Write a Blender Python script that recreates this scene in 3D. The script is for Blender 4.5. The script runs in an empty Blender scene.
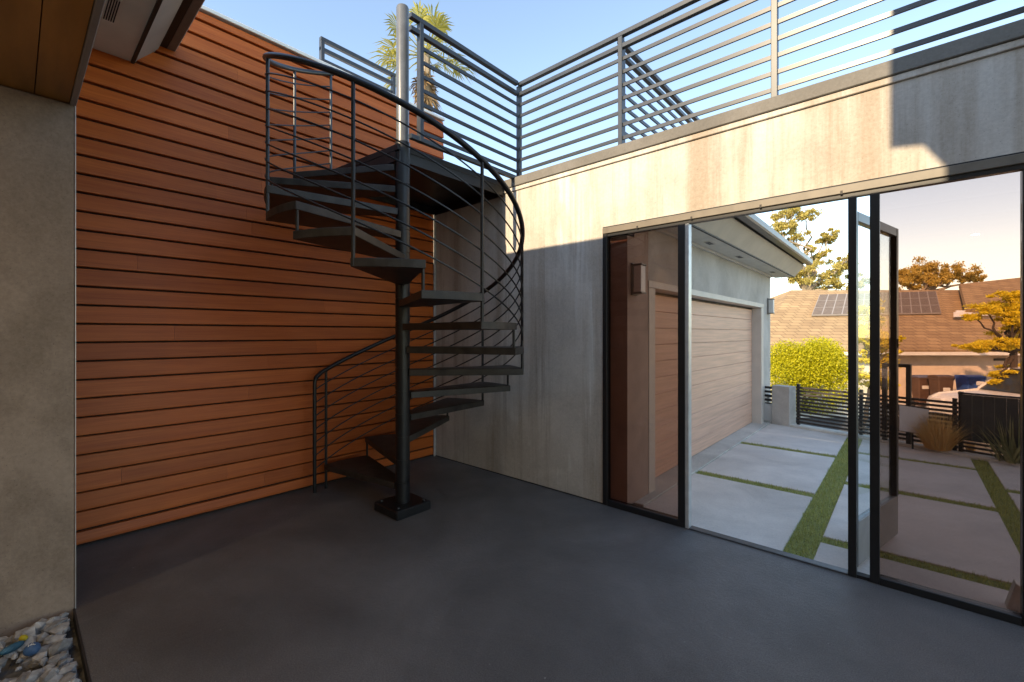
import bpy, bmesh, math, random
from mathutils import Vector, Matrix
R = math.radians
rnd = random.Random(7)
SC = bpy.context.scene
COL = SC.collection

# ------------------------------------------------------------------ camera model
EYE, FPX, HOR, YAW = 1.5, 443.2, 333.6, R(41.63)
FW = Vector((-math.sin(YAW), math.cos(YAW), 0)); RT = Vector((math.cos(YAW), math.sin(YAW), 0))
def at(px, py, depth):
    """world point at a distance `depth` ahead of the photographer"""
    return FW*depth + RT*((px-512)/FPX*depth) + Vector((0, 0, EYE+(HOR-py)/FPX*depth))
def loc(lat, depth, z):
    return FW*depth + RT*lat + Vector((0, 0, z))

# ------------------------------------------------------------------ mesh helpers
class MB:
    def __init__(s): s.v = []; s.f = []; s.m = []; s.smooth = []
    def add(s, vs, fs, mi=0, sm=False):
        o = len(s.v); s.v += [tuple(p) for p in vs]
        for f in fs: s.f.append([i+o for i in f]); s.m.append(mi); s.smooth.append(sm)
        return s
    def box(s, x0, x1, y0, y1, z0, z1, mi=0):
        vs = [(x, y, z) for z in (z0, z1) for y in (y0, y1) for x in (x0, x1)]
        return s.add(vs, [(0,2,3,1),(4,5,7,6),(0,1,5,4),(2,6,7,3),(0,4,6,2),(1,3,7,5)], mi)
    def obox(s, c, ax, ay, az, mi=0):
        """oriented box: centre and three half-axis vectors"""
        c = Vector(c); ax, ay, az = Vector(ax), Vector(ay), Vector(az)
        vs = [c+ax*i+ay*j+az*k for k in (-1,1) for j in (-1,1) for i in (-1,1)]
        return s.add(vs, [(0,2,3,1),(4,5,7,6),(0,1,5,4),(2,6,7,3),(0,4,6,2),(1,3,7,5)], mi)
    def bar(s, p0, p1, w, h, up=(0,0,1), mi=0):
        p0, p1 = Vector(p0), Vector(p1); d = (p1-p0); u = Vector(up)
        side = d.cross(u).normalized(); u = side.cross(d).normalized()
        return s.obox((p0+p1)/2, d/2, side*(w/2), u*(h/2), mi)
    def prism(s, pts, z0, z1, mi=0):
        n = len(pts)
        a = sum(pts[i][0]*pts[(i+1)%n][1]-pts[(i+1)%n][0]*pts[i][1] for i in range(n))
        if a < 0: pts = pts[::-1]
        vs = [(p[0], p[1], z0) for p in pts]+[(p[0], p[1], z1) for p in pts]
        fs = [tuple(range(n))[::-1], tuple(range(n, 2*n))]
        fs += [(i, (i+1)%n, n+(i+1)%n, n+i) for i in range(n)]
        return s.add(vs, fs, mi)
    def extr(s, prof, o, d, a, b, mi=0):
        """profile (list of (a,b)) in the plane o + a*A + b*B, extruded by d"""
        o, d, a, b = Vector(o), Vector(d), Vector(a), Vector(b); n = len(prof)
        p = [o+a*q[0]+b*q[1] for q in prof]
        vs = p+[q+d for q in p]
        fs = [tuple(range(n)), tuple(range(n, 2*n))[::-1]]
        fs += [(i, n+i, n+(i+1)%n, (i+1)%n) for i in range(n)]
        return s.add(vs, fs, mi)
    def tube(s, path, r, n=10, mi=0, caps=True):
        path = [Vector(p) for p in path]; m = len(path)
        rr = r if isinstance(r, (list, tuple)) else [r]*m
        vs = []; up = None
        for i, p in enumerate(path):
            d = (path[min(i+1, m-1)]-path[max(i-1, 0)]).normalized()
            if up is None:
                up = Vector((0,0,1)) if abs(d.z) < .9 else Vector((1,0,0))
            x = d.cross(up).normalized(); up = x.cross(d).normalized()
            for k in range(n):
                t = 2*math.pi*k/n
                vs.append(p+(x*math.cos(t)+up*math.sin(t))*rr[i])
        fs = [(i*n+k, i*n+(k+1)%n, (i+1)*n+(k+1)%n, (i+1)*n+k) for i in range(m-1) for k in range(n)]
        s.add(vs, fs, mi, True)
        if caps:
            s.add(vs[:n], [tuple(range(n))], mi); s.add(vs[-n:], [tuple(range(n))[::-1]], mi)
        return s
    def cyl(s, c, r, z0, z1, n=24, mi=0):
        return s.tube([(c[0], c[1], z0), (c[0], c[1], z1)], r, n, mi)
    def build(s, name, mat=None, parent=None, bevel=0.0, weld=True):
        me = bpy.data.meshes.new(name); me.from_pydata(s.v, [], s.f)
        mats = mat if isinstance(mat, (list, tuple)) else [mat]
        for q in mats:
            if q: me.materials.append(q)
        me.polygons.foreach_set('material_index', s.m)
        me.polygons.foreach_set('use_smooth', s.smooth)
        bm = bmesh.new(); bm.from_mesh(me)
        if weld:
            bmesh.ops.remove_doubles(bm, verts=bm.verts, dist=1e-5)
            bmesh.ops.recalc_face_normals(bm, faces=bm.faces)
        if bevel:
            es = [e for e in bm.edges if len(e.link_faces) == 2 and e.calc_face_angle(0) > .5
                  and not (e.link_faces[0].smooth and e.link_faces[1].smooth)]
            bmesh.ops.bevel(bm, geom=es, offset=bevel, segments=1, affect='EDGES', clamp_overlap=True)
        if any(s.smooth):
            for e in bm.edges:
                if len(e.link_faces) == 2 and e.calc_face_angle(0) > .7: e.smooth = False
        bm.to_mesh(me); bm.free(); me.update()
        ob = bpy.data.objects.new(name, me); COL.objects.link(ob)
        if parent: ob.parent = parent; ob.matrix_parent_inverse = parent.matrix_world.inverted()
        return ob

def thing(name, label, cat, pos=(0,0,0), group=None):
    o = bpy.data.objects.new(name, None); COL.objects.link(o)
    o.matrix_world = Matrix.Translation(Vector(pos)); o.empty_display_size = .1
    return tag(o, label, cat, group)
def tag(o, label, cat, group=None, kind=None):
    o['label'] = label; o['category'] = cat
    if group: o['group'] = group
    if kind: o['kind'] = kind
    return o
def struct(o, kind='structure'):
    o['kind'] = kind; return o

# ------------------------------------------------------------------ materials
def new_mat(name):
    m = bpy.data.materials.new(name); m.use_nodes = True
    nt = m.node_tree; b = nt.nodes['Principled BSDF']
    return m, nt, b
def nd(nt, t, **kw):
    n = nt.nodes.new(t)
    for k, v in kw.items(): setattr(n, k, v)
    return n
def coords(nt, scale, rot=(0,0,0), kind='Object'):
    tc = nd(nt, 'ShaderNodeTexCoord'); mp = nd(nt, 'ShaderNodeMapping')
    mp.inputs['Scale'].default_value = scale; mp.inputs['Rotation'].default_value = rot
    nt.links.new(tc.outputs[kind], mp.inputs['Vector']); return mp.outputs[0]
def noise(nt, vec, scale, detail=5, rough=.55, dist=0):
    n = nd(nt, 'ShaderNodeTexNoise'); n.inputs['Scale'].default_value = scale
    n.inputs['Detail'].default_value = detail; n.inputs['Roughness'].default_value = rough
    n.inputs['Distortion'].default_value = dist
    nt.links.new(vec, n.inputs['Vector']); return n.outputs['Fac']
def ramp(nt, fac, stops):
    r = nd(nt, 'ShaderNodeValToRGB'); e = r.color_ramp.elements
    while len(e) < len(stops): e.new(.5)
    for i, (p, c) in enumerate(stops):
        e[i].position = p; e[i].color = (*c, 1) if len(c) == 3 else c
    nt.links.new(fac, r.inputs[0]); return r.outputs[0]
def mixc(nt, fac, a, b, mode='MIX'):
    m = nd(nt, 'ShaderNodeMix', data_type='RGBA', blend_type=mode)
    for sock, v in ((0, fac), (6, a), (7, b)):
        if hasattr(v, 'links'): nt.links.new(v, m.inputs[sock])
        elif sock == 0: m.inputs[0].default_value = v
        else: m.inputs[sock].default_value = (*v, 1)
    return m.outputs[2]
def bump(nt, b, h, strength=.3, dist=.01):
    n = nd(nt, 'ShaderNodeBump'); n.inputs['Strength'].default_value = strength
    n.inputs['Distance'].default_value = dist
    nt.links.new(h, n.inputs['Height']); nt.links.new(n.outputs[0], b.inputs['Normal'])
def simple(name, col, rough=.6, metal=0.0, var=.25, scale=8, bmp=0.0, spec=.5, stretch=(1,1,1)):
    m, nt, b = new_mat(name)
    v = coords(nt, stretch); f = noise(nt, v, scale, 6)
    lo = tuple(c*(1-var) for c in col); hi = tuple(min(1, c*(1+var)) for c in col)
    c = ramp(nt, f, [(.3, lo), (.7, hi)])
    nt.links.new(c, b.inputs['Base Color'])
    b.inputs['Roughness'].default_value = rough; b.inputs['Metallic'].default_value = metal
    b.inputs['Specular IOR Level'].default_value = spec
    if bmp: bump(nt, b, noise(nt, v, scale*6, 4), bmp, .004)
    return m

def concrete_mat(name, col, streak=.35, warm=(.30,.235,.16), amount=.5, zstretch=.12, cloudc=1.0):
    m, nt, b = new_mat(name)
    v1 = coords(nt, (1,1,1)); vs = coords(nt, (1,1,zstretch)); vt = coords(nt, (1,1,zstretch*.45))
    cloud = noise(nt, v1, 1.5, 9, .66, .7)
    lo = tuple(c*(1-.36*cloudc) for c in col); hi = tuple(c*(1+.24*cloudc) for c in col)
    base = ramp(nt, cloud, [(.28, lo), (.5, col), (.72, hi)])
    big = ramp(nt, noise(nt, v1, .75, 5, .6, .5), [(.36, (.74,.71,.68)), (.6, (1.05,1.05,1.05))])
    base = mixc(nt, .8*cloudc, base, big, 'MULTIPLY')
    def layer(c, fac, stops, k, col2):
        f = ramp(nt, fac, stops); q = nd(nt, 'ShaderNodeMath', operation='MULTIPLY')
        nt.links.new(f, q.inputs[0]); q.inputs[1].default_value = k
        return mixc(nt, q.outputs[0], c, col2)
    B0, B1 = (0,0,0), (1,1,1)
    msk = ramp(nt, noise(nt, coords(nt, (1,1,.4)), 1.3, 4, .6, .6), [(.40, B0), (.62, B1)])
    def masked(f):
        q = nd(nt, 'ShaderNodeMath', operation='MULTIPLY'); nt.links.new(f, q.inputs[0]); nt.links.new(msk, q.inputs[1]); return q.outputs[0]
    c = layer(base, noise(nt, vs, 3.6, 6, .65, .15), [(.47, B0), (.66, B1)], amount, warm)
    c = layer(c, masked(noise(nt, vt, 7, 6, .7, .25)), [(.46, B0), (.62, B1)], streak*.8, tuple(min(.78, k*1.5) for k in col))
    c = layer(c, noise(nt, vt, 9, 6, .7, .2), [(.54, B0), (.70, B1)], streak*.9, tuple(k*.72 for k in warm))
    c = layer(c, masked(noise(nt, vt, 22, 4, .6, .1)), [(.50, B0), (.64, B1)], streak*.45, tuple(min(.78, k*1.6) for k in col))
    fine = noise(nt, v1, 60, 5, .65)
    c = mixc(nt, .3, c, ramp(nt, fine, [(.3, lo), (.7, hi)]))
    pits = ramp(nt, noise(nt, v1, 130, 2, .5), [(.26, (.55,.55,.55)), (.33, (1,1,1))])
    c = mixc(nt, .8, c, pits, 'MULTIPLY')
    nt.links.new(c, b.inputs['Base Color']); b.inputs['Roughness'].default_value = .78
    b.inputs['Specular IOR Level'].default_value = .3
    bump(nt, b, noise(nt, v1, 25, 8, .65), .3, .007)
    return m

M = {}
M['concrete'] = concrete_mat('wall concrete', (.58,.54,.49), .9, (.27,.195,.125), .92, .06, .85)
M['pier'] = concrete_mat('pier concrete', (.33,.255,.20), .18, (.19,.14,.10), .7, .7, 1.2)
M['garage_plaster'] = concrete_mat('garage plaster', (.54,.51,.47), .15, (.42,.38,.32), .4, .6)
M['coping'] = concrete_mat('coping concrete', (.19,.18,.165), .2, (.14,.13,.11), .6, 1)
M['slab'] = concrete_mat('driveway concrete', (.76,.715,.655), .1, (.62,.585,.545), .5, 1, .8)
M['kerb'] = concrete_mat('kerb concrete', (.66,.64,.58), .1, (.45,.44,.4), .4, 1)

def siding_mat():
    m, nt, b = new_mat('stained timber siding')
    g = nd(nt, 'ShaderNodeNewGeometry')
    v = coords(nt, (6, .8, 28)); grain = noise(nt, v, 3.2, 9, .62, .6)
    v2 = coords(nt, (2, .35, 7)); tone = noise(nt, v2, 2.2, 4, .5)
    c = ramp(nt, grain, [(.25, (.34,.064,.011)), (.5, (.50,.112,.021)), (.75, (.64,.178,.038))])
    c2 = ramp(nt, tone, [(.3, (.36,.07,.012)), (.7, (.60,.155,.032))])
    c = mixc(nt, .42, c, c2)
    rr = ramp(nt, g.outputs['Random Per Island'], [(0, (.84,.82,.80)), (1, (1.08,1.08,1.09))])
    c = mixc(nt, 1.0, c, rr, 'MULTIPLY')
    nt.links.new(c, b.inputs['Base Color'])
    b.inputs['Roughness'].default_value = .42; b.inputs['Specular IOR Level'].default_value = .28
    bump(nt, b, grain, .18, .003)
    return m
M['siding'] = siding_mat()
M['groove'] = simple('siding backing', (.03,.012,.006), .8)

def floor_mat():
    m, nt, b = new_mat('dark coated floor')
    v = coords(nt, (1,1,1))
    c = ramp(nt, noise(nt, v, 1.1, 6, .6, .5), [(.3, (.122,.117,.113)), (.7, (.20,.191,.183))])
    sp = ramp(nt, noise(nt, v, 170, 3, .7), [(.35, (.62,.62,.62)), (.7, (1.35,1.35,1.35))])
    c = mixc(nt, 1, c, sp, 'MULTIPLY')
    c = mixc(nt, .5, c, ramp(nt, noise(nt, v, .55, 8, .72, 1.2), [(.38, (.62,.61,.60)), (.6, (1.12,1.12,1.13))]), 'MULTIPLY')
    dust = ramp(nt, noise(nt, v, 3.3, 8, .7), [(.55, (0,0,0)), (.8, (.22,.22,.22))])
    c = mixc(nt, dust, c, (.23,.225,.22))
    c = mixc(nt, ramp(nt, noise(nt, v, 38, 1, .4), [(.80, (0,0,0)), (.83, (.7,.7,.7))]), c, (.42,.41,.39))
    c = mixc(nt, ramp(nt, noise(nt, coords(nt, (1.6,.25,1), (0,0,.5)), 3.5, 9, .8, 1.5), [(.60, (0,0,0)), (.72, (.16,.16,.16))]), c, (.34,.33,.32))
    nt.links.new(c, b.inputs['Base Color'])
    rg = ramp(nt, noise(nt, v, 2.0, 5), [(.3, (.36,.36,.36)), (.7, (.6,.6,.6))])
    nt.links.new(rg, b.inputs['Roughness']); b.inputs['Specular IOR Level'].default_value = .45
    h = nd(nt, 'ShaderNodeMath', operation='ADD')
    nt.links.new(noise(nt, v, 150, 4, .7), h.inputs[0]); nt.links.new(noise(nt, v, 40, 3), h.inputs[1])
    bump(nt, b, h.outputs[0], .6, .006)
    return m
M['floor'] = floor_mat()

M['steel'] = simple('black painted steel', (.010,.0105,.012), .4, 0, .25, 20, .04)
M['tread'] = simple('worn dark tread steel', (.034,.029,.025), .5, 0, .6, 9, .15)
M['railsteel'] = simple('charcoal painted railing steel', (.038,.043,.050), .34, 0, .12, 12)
M['pole_sunlit'] = simple('sunlit pole steel', (.11,.113,.117), .3, 0, .12, 14)  # sunlight on the upper pole put into a lighter grey
M['frame'] = simple('black window frame', (.012,.012,.013), .4, 0, .2, 15)
M['darkmetal'] = simple('dark sill metal', (.07,.072,.075), .4, 0, .2, 20)
M['alu'] = simple('brushed aluminium edge', (.55,.55,.54), .35, .3, .1, 20)
M['kick'] = simple('grey kick plate', (.24,.235,.23), .5, 0, .1, 8)
M['bronze'] = simple('head channel bronze', (.17,.145,.115), .45, 0, .15, 10)
M['white'] = simple('white painted trim', (.72,.71,.69), .5, 0, .06, 6)
M['jamb'] = simple('warm off white jamb', (.64,.58,.51), .5, 0, .06, 6)
M['soffitwhite'] = simple('pale soffit paint', (.74,.71,.64), .6, 0, .08, 4)
M['fascia'] = simple('taupe fascia paint', (.34,.30,.27), .55, 0, .08, 4)
M['fasciapale'] = simple('pale fascia paint', (.56,.49,.40), .55, 0, .08, 4)
M['gutter'] = simple('grey brown gutter', (.20,.185,.17), .4, 0, .12, 5)
M['darktrim'] = simple('dark brown trim', (.028,.023,.02), .6, 0, .2, 5)
M['cap'] = simple('pale metal cap flashing', (.74,.73,.70), .5, .0, .08, 6)
M['brownwood'] = simple('dark soffit plywood', (.46,.20,.045), .5, 0, .4, 2.4, .1, .4, (.35,2.2,1))
M['garagewood'] = simple('garage door planks', (.74,.46,.33), .5, 0, .14, 3, .05, .35, (6,.5,14))
M['sidingreflect'] = simple('brown siding reflection', (.42,.30,.24), .7, 0, .14, 5, .1)  # brown that stands for the siding mirrored in the left pane
M['black'] = simple('matt black', (.015,.015,.016), .7)
M['asphalt'] = simple('street asphalt', (.055,.055,.056), .85, 0, .2, 30, .2)
M['bed'] = simple('dusty gravel bed', (.13,.125,.118), .9, 0, .4, 25, .3)
M['ground'] = simple('dry ground', (.16,.14,.10), .9, 0, .3, 1.2, .2)
M['fencewood'] = simple('dark stained fence slats', (.050,.040,.034), .6, 0, .3, 6, .05, .4, (1,1,6))
M['fencepanel'] = simple('charcoal fence panel', (.035,.038,.036), .6, 0, .2, 8, .1)
M['whitepanel'] = simple('white board', (.62,.60,.60), .6, 0, .05, 5)
M['solar'] = simple('solar cells', (.17,.125,.09), .6, 0, .2, 9)
M['cream'] = simple('cream stucco', (.66,.53,.40), .85, 0, .1, 4, .2)
M['bark'] = simple('pale bark', (.30,.24,.17), .85, 0, .35, 9, .3, .3, (1,1,.25))
M['darkbark'] = simple('dark bark', (.06,.042,.03), .9, 0, .35, 9, .4, .3, (1,1,.25))
M['brownplastic'] = simple('brown plastic', (.10,.055,.035), .45, 0, .15, 5)
M['blueplastic'] = simple('blue plastic', (.03,.09,.32), .4, 0, .12, 5)
M['greyplastic'] = simple('grey blue plastic', (.12,.13,.19), .45, 0, .12, 5)
M['rubber'] = simple('rubber', (.02,.02,.02), .8)
M['lamp_off'] = simple('frosted lamp glass', (.75,.73,.70), .35, 0, .04, 5)
M['carpaint'] = simple('white car paint', (.70,.68,.64), .2, 0, .03, 3)
M['carglass'] = simple('dark car glass', (.03,.035,.04), .06, 0, .1, 3, 0, .6)
M['stoneblue'] = simple('blue painted stone', (.05,.12,.25), .5, 0, .2, 12, .1)
M['stoneteal'] = simple('teal painted stone', (.03,.11,.17), .5, 0, .45, 14, .1)
M['stoneyellow'] = simple('yellow painted stone', (.55,.46,.03), .5, 0, .15, 12, .1)
M['paintwhite'] = simple('white paint mark', (.75,.76,.75), .5)

def emit_mat(name, col, k):
    m, nt, b = new_mat(name); b.inputs['Base Color'].default_value = (*col, 1)
    b.inputs['Emission Color'].default_value = (*col, 1); b.inputs['Emission Strength'].default_value = k; return m
M['lens'] = emit_mat('lit lamp lens', (1, .76, .42), 8)
def roof_mat():
    m, nt, b = new_mat('brown shingle roof'); v = coords(nt, (1,1,1), (0, 0, -YAW))
    br = nd(nt, 'ShaderNodeTexBrick'); nt.links.new(v, br.inputs['Vector']); br.inputs['Scale'].default_value = 1
    br.inputs['Color1'].default_value = (.44,.295,.155,1); br.inputs['Color2'].default_value = (.34,.22,.115,1); br.inputs['Mortar'].default_value = (.20,.13,.07,1)
    br.inputs['Brick Width'].default_value = .42; br.inputs['Row Height'].default_value = .24; br.inputs['Mortar Size'].default_value = .016
    c = mixc(nt, .8, br.outputs['Color'], ramp(nt, noise(nt, v, .8, 7, .65), [(.3, (.75,.73,.70)), (.7, (1.15,1.15,1.12))]), 'MULTIPLY')
    nt.links.new(c, b.inputs['Base Color']); b.inputs['Roughness'].default_value = .85; return m
def gravel_mat():
    m, nt, b = new_mat('crushed grey rock')
    g = nd(nt, 'ShaderNodeNewGeometry')
    v = coords(nt, (1,1,1))
    c = ramp(nt, noise(nt, v, 22, 6, .6), [(.3, (.23,.232,.235)), (.7, (.50,.505,.51))])
    rr = ramp(nt, g.outputs['Random Per Island'], [(0, (.6,.6,.6)), (1, (1.35,1.33,1.28))])
    c = mixc(nt, 1, c, rr, 'MULTIPLY')
    nt.links.new(c, b.inputs['Base Color']); b.inputs['Roughness'].default_value = .85
    bump(nt, b, noise(nt, v, 90, 5), .4, .004)
    return m
M['rock'] = gravel_mat()
M['roof'] = roof_mat()

def leaf_mat(name, c0, c1, trans=.35):
    m, nt, b = new_mat(name)
    g = nd(nt, 'ShaderNodeNewGeometry')
    c = ramp(nt, g.outputs['Random Per Island'], [(0, c0), (1, c1)])
    nt.links.new(c, b.inputs['Base Color']); b.inputs['Roughness'].default_value = .55
    b.inputs['Specular IOR Level'].default_value = .3
    tr = nd(nt, 'ShaderNodeBsdfTranslucent'); nt.links.new(c, tr.inputs[0])
    mx = nd(nt, 'ShaderNodeMixShader'); mx.inputs[0].default_value = trans
    out = nt.nodes['Material Output']
    nt.links.new(b.outputs[0], mx.inputs[1]); nt.links.new(tr.outputs[0], mx.inputs[2])
    nt.links.new(mx.outputs[0], out.inputs[0])
    return m
M['hedgeleaf'] = leaf_mat('golden privet leaves', (.34,.33,.014), (.66,.58,.03))
M['eucleaf'] = leaf_mat('eucalyptus leaves', (.30,.26,.06), (.62,.50,.16))
M['rustleaf'] = leaf_mat('rusty eucalyptus leaves', (.42,.31,.07), (.72,.53,.15))
M['pineleaf'] = leaf_mat('golden pine needles', (.62,.48,.02), (.92,.74,.07))
M['palmleaf'] = leaf_mat('palm fronds', (.24,.25,.05), (.55,.50,.14))
M['deadfrond'] = leaf_mat('dead palm fronds', (.16,.10,.05), (.28,.19,.10))
M['goldgrass'] = leaf_mat('golden ornamental grass', (.72,.45,.15), (.92,.68,.32), .4)
M['yuccaleaf'] = leaf_mat('flax leaves', (.18,.20,.08), (.42,.40,.2), .25)
M['turf'] = leaf_mat('turf blades', (.34,.37,.10), (.60,.60,.24), .4)
M['turfbase'] = simple('turf base', (.26,.285,.085), .9, 0, .4, 60, .3)

def glass_mat(name, tint, refl=1.0, ior=.75, rough=0.0):
    m, nt, b = new_mat(name); nt.nodes.remove(b)
    tr = nd(nt, 'ShaderNodeBsdfTransparent'); tr.inputs[0].default_value = (*tint, 1)
    gl = nd(nt, 'ShaderNodeBsdfGlossy'); gl.inputs['Roughness'].default_value = rough
    gl.inputs[0].default_value = (refl, refl, refl, 1)
    lw = nd(nt, 'ShaderNodeLayerWeight'); lw.inputs[0].default_value = .5
    pw = nd(nt, 'ShaderNodeMath', operation='POWER'); nt.links.new(lw.outputs['Facing'], pw.inputs[0]); pw.inputs[1].default_value = 5
    fr = nd(nt, 'ShaderNodeMath', operation='MULTIPLY_ADD'); nt.links.new(pw.outputs[0], fr.inputs[0])
    fr.inputs[1].default_value = ior; fr.inputs[2].default_value = .035
    mx = nd(nt, 'ShaderNodeMixShader'); out = nt.nodes['Material Output']
    nt.links.new(fr.outputs[0], mx.inputs[0]); nt.links.new(tr.outputs[0], mx.inputs[1])
    nt.links.new(gl.outputs[0], mx.inputs[2]); nt.links.new(mx.outputs[0], out.inputs[0])
    return m
M['tint'] = glass_mat('bronze tinted glass', (.73,.595,.535))
M['clear'] = glass_mat('clear glass', (.94,.975,.975), .9, .35)

# ------------------------------------------------------------------ world, sun, camera
EL = math.atan(.565)
w = bpy.data.worlds.new('World'); SC.world = w; w.use_nodes = True
nt = w.node_tree; bg = nt.nodes['Background']
sky = nt.nodes.new('ShaderNodeTexSky'); sky.sky_type = 'NISHITA'; sky.sun_disc = False
sky.sun_elevation = EL; sky.sun_rotation = R(180); sky.altitude = 50
sky.air_density = 1.0; sky.dust_density = .15; sky.ozone_density = 2.0
nt.links.new(sky.outputs[0], bg.inputs[0]); bg.inputs[1].default_value = .125
sl = bpy.data.lights.new('sun', 'SUN'); sl.energy = 2.2; sl.angle = R(.5); sl.color = (1, .86, .66)
so = bpy.data.objects.new('sun', sl); COL.objects.link(so)
so.rotation_euler = Vector((.0, math.cos(EL), -math.sin(EL))).to_track_quat('-Z', 'Y').to_euler()

cd = bpy.data.cameras.new('camera'); cam = bpy.data.objects.new('camera', cd); COL.objects.link(cam)
cam.location = (0, 0, EYE); cam.rotation_euler = (R(90), 0, YAW)
cd.sensor_width = 36; cd.lens = FPX/1024*36; cd.shift_y = -(341-HOR)/1024
cd.clip_start = .05; cd.clip_end = 2000
SC.camera = cam
vs = SC.view_settings; vs.view_transform = 'Standard'; vs.look = 'None'; vs.exposure = 1.85; vs.gamma = 1
vs.use_white_balance = True; vs.white_balance_temperature = 7700; vs.white_balance_tint = 10

# ------------------------------------------------------------------ key dimensions
XA = -4.345          # face of the timber wall
YB = 3.44            # face of the concrete wall
PX, PY = -3.2, 2.2   # spiral pole
ZT = 3.09            # landing level

# ------------------------------------------------------------------ ground
struct(MB().box(-150, 150, -120, 260, -1.2, -.86).build('ground', M['ground']))
struct(MB().box(-4.6, 6, .224, YB+.058, -.3, 0).build('court_floor', M['floor']))
struct(MB().box(-3.39, 6, -3.0, .215, -.3, -.055).build('gravel_bed_soil', M['bed']))
struct(MB().box(-3.385, 6, .2155, .2235, -.2, .004).build('floor_edging', M['darktrim']))

# fence line across the drive (it runs at an angle to the house)
FA = Vector((-1.73, 8.516, 0)); FD = Vector((2.74, -.88, 0)).normalized(); FN = Vector((-FD.y, FD.x, 0))
def fp(s, off=0, z=0): return FA+FD*s+FN*off+Vector((0, 0, z))
# lot block under the drive, ends at the kerb
lot = MB().prism([(-12, YB+.062), (7, YB+.062), tuple(fp(9, .12)[:2]), tuple(fp(-.55, .12)[:2]), (-2.3, 9.6), (-12, 9.6)], -.9, -.06)
struct(lot.build('driveway_base', M['ground']))

yend = lambda x: FA.y+(x-FA.x)*FD.y/FD.x-.10
def slab(x0, x1, y0, y1):
    b = MB(); ya, yb = (yend(x0), yend(x1)) if y1 is None else (y1, y1)
    b.prism([(x0, y0), (x1, y0), (x1, yb), (x0, ya)], -.06, 0); return b
xs = {'l': (-1.70, -.64), 'm': (-.46, .58), 'r': (.72, 2.2)}
js = {'l': [YB+.066, (4.87, 5.0), (6.60, 6.73)], 'm': [YB+.066, (3.86, 3.99), (5.5, 5.63), (7.02, 7.13)], 'r': [YB+.066, (4.6, 4.73), (6.25, 6.38)]}
for k in xs:
    y0 = js[k][0]
    for g in js[k][1:]+[None]:
        y1 = g[0] if g else None
        struct(slab(xs[k][0], xs[k][1], y0, y1).build('driveway_slab', M['slab'], bevel=.004))
        if g: y0 = g[1]
struct(MB().box(-1.96, -1.703, YB+.2, 8.45, -.06, .012).build('garage_apron', M['kerb'], bevel=.004))
# turf in the joints: base strips and real blades
tb = MB(); blades = MB()
strips = [(-.64, -.46, YB+.07, yend(-.55)), (.58, .72, YB+.07, yend(.65))]
for k in xs:
    for g in js[k][1:]: strips.append((xs[k][0], xs[k][1], g[0], g[1]))
for i, (x0, x1, y0, y1) in enumerate(strips):
    tb.box(x0+.001, x1-.001, y0+.001, y1-.001, -.058, -.012+.001*(i % 3))
    n = int((x1-x0)*(y1-y0)*5200)
    for _ in range(n):
        x, y = rnd.uniform(x0+.004, x1-.004), rnd.uniform(y0+.004, y1-.004)
        a = rnd.uniform(0, 6.28); h = rnd.uniform(.022, .045); wd = .0035
        lx, ly = rnd.uniform(-.016, .016), rnd.uniform(-.016, .016)
        ca, sa = math.cos(a)*wd, math.sin(a)*wd
        blades.add([(x-ca, y-sa, -.02), (x+ca, y+sa, -.02), (x+lx, y+ly, -.02+h)], [(0, 1, 2)])
struct(tb.build('turf_bed', M['turfbase'], weld=False), 'stuff')
tg = blades.build('grass', M['turf'], weld=False)
tag(tg, 'short green turf strips in the joints between the driveway slabs', 'grass', kind='stuff')
struct(MB().prism([tuple(fp(-.35, -.09)[:2]), tuple(fp(9, -.09)[:2]), tuple(fp(9, .11)[:2]), tuple(fp(-.35, .11)[:2])], -.2, .035).build('kerb', M['kerb'], bevel=.01))
struct(MB().prism([tuple(loc(-40, 9.6, 0)[:2]), tuple(loc(60, 9.6, 0)[:2]), tuple(loc(60, 12.4, 0)[:2]), tuple(loc(-40, 12.4, 0)[:2])], -.95, -.852).build('street', M['asphalt']))
struct(MB().prism([tuple(loc(-40, 12.42, 0)[:2]), tuple(loc(60, 12.42, 0)[:2]), tuple(loc(60, 14.7, 0)[:2]), tuple(loc(-40, 14.7, 0)[:2])], -.95, -.75).build('pavement', M['kerb']))

# ------------------------------------------------------------------ gravel and painted stones
def rock(b, c, r, seed, mi=0, flat=.7, sub=1):
    q = random.Random(seed); bm = bmesh.new()
    bmesh.ops.create_icosphere(bm, subdivisions=sub, radius=1)
    sx, sy, sz = q.uniform(.7, 1.35), q.uniform(.65, 1.1), q.uniform(.5, .9)*flat/.7
    rot = Matrix.Rotation(q.uniform(0, 6.3), 3, 'Z') @ Matrix.Rotation(q.uniform(-.5, .5), 3, 'X')
    cuts = [(Vector((q.gauss(0,1), q.gauss(0,1), q.gauss(0,1))).normalized(), q.uniform(.55, .85)) for _ in range(7)]
    vs = []
    for v in bm.verts:
        p = v.co.copy()
        for n, d in cuts:
            k = p.dot(n)
            if k > d: p -= n*(k-d)
        p = Vector((p.x*sx, p.y*sy, p.z*sz))*r
        vs.append(Vector(c)+rot @ p)
    b.add(vs, [tuple(v.index for v in f.verts) for f in bm.faces], mi)
    bm.free()
gr = MB()
i = 0
for layer in range(3):
    for _ in range(420):
        x = rnd.uniform(-3.37, -1.3); y = rnd.uniform(-.75, .225)
        r = rnd.choice([.018, .024, .03, .036, .042, .05])
        if y+r > .205: y = .205-r*rnd.uniform(1, 1.6)
        if x-r < -3.37: x = -3.37+r
        rock(gr, (x, y, -.045+layer*.017+rnd.uniform(0, .012)), r, i); i += 1
struct(gr.build('gravel', M['rock'], weld=False), 'stuff')['label'] = 'loose crushed grey rock in the bed beside the concrete pier'
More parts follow.
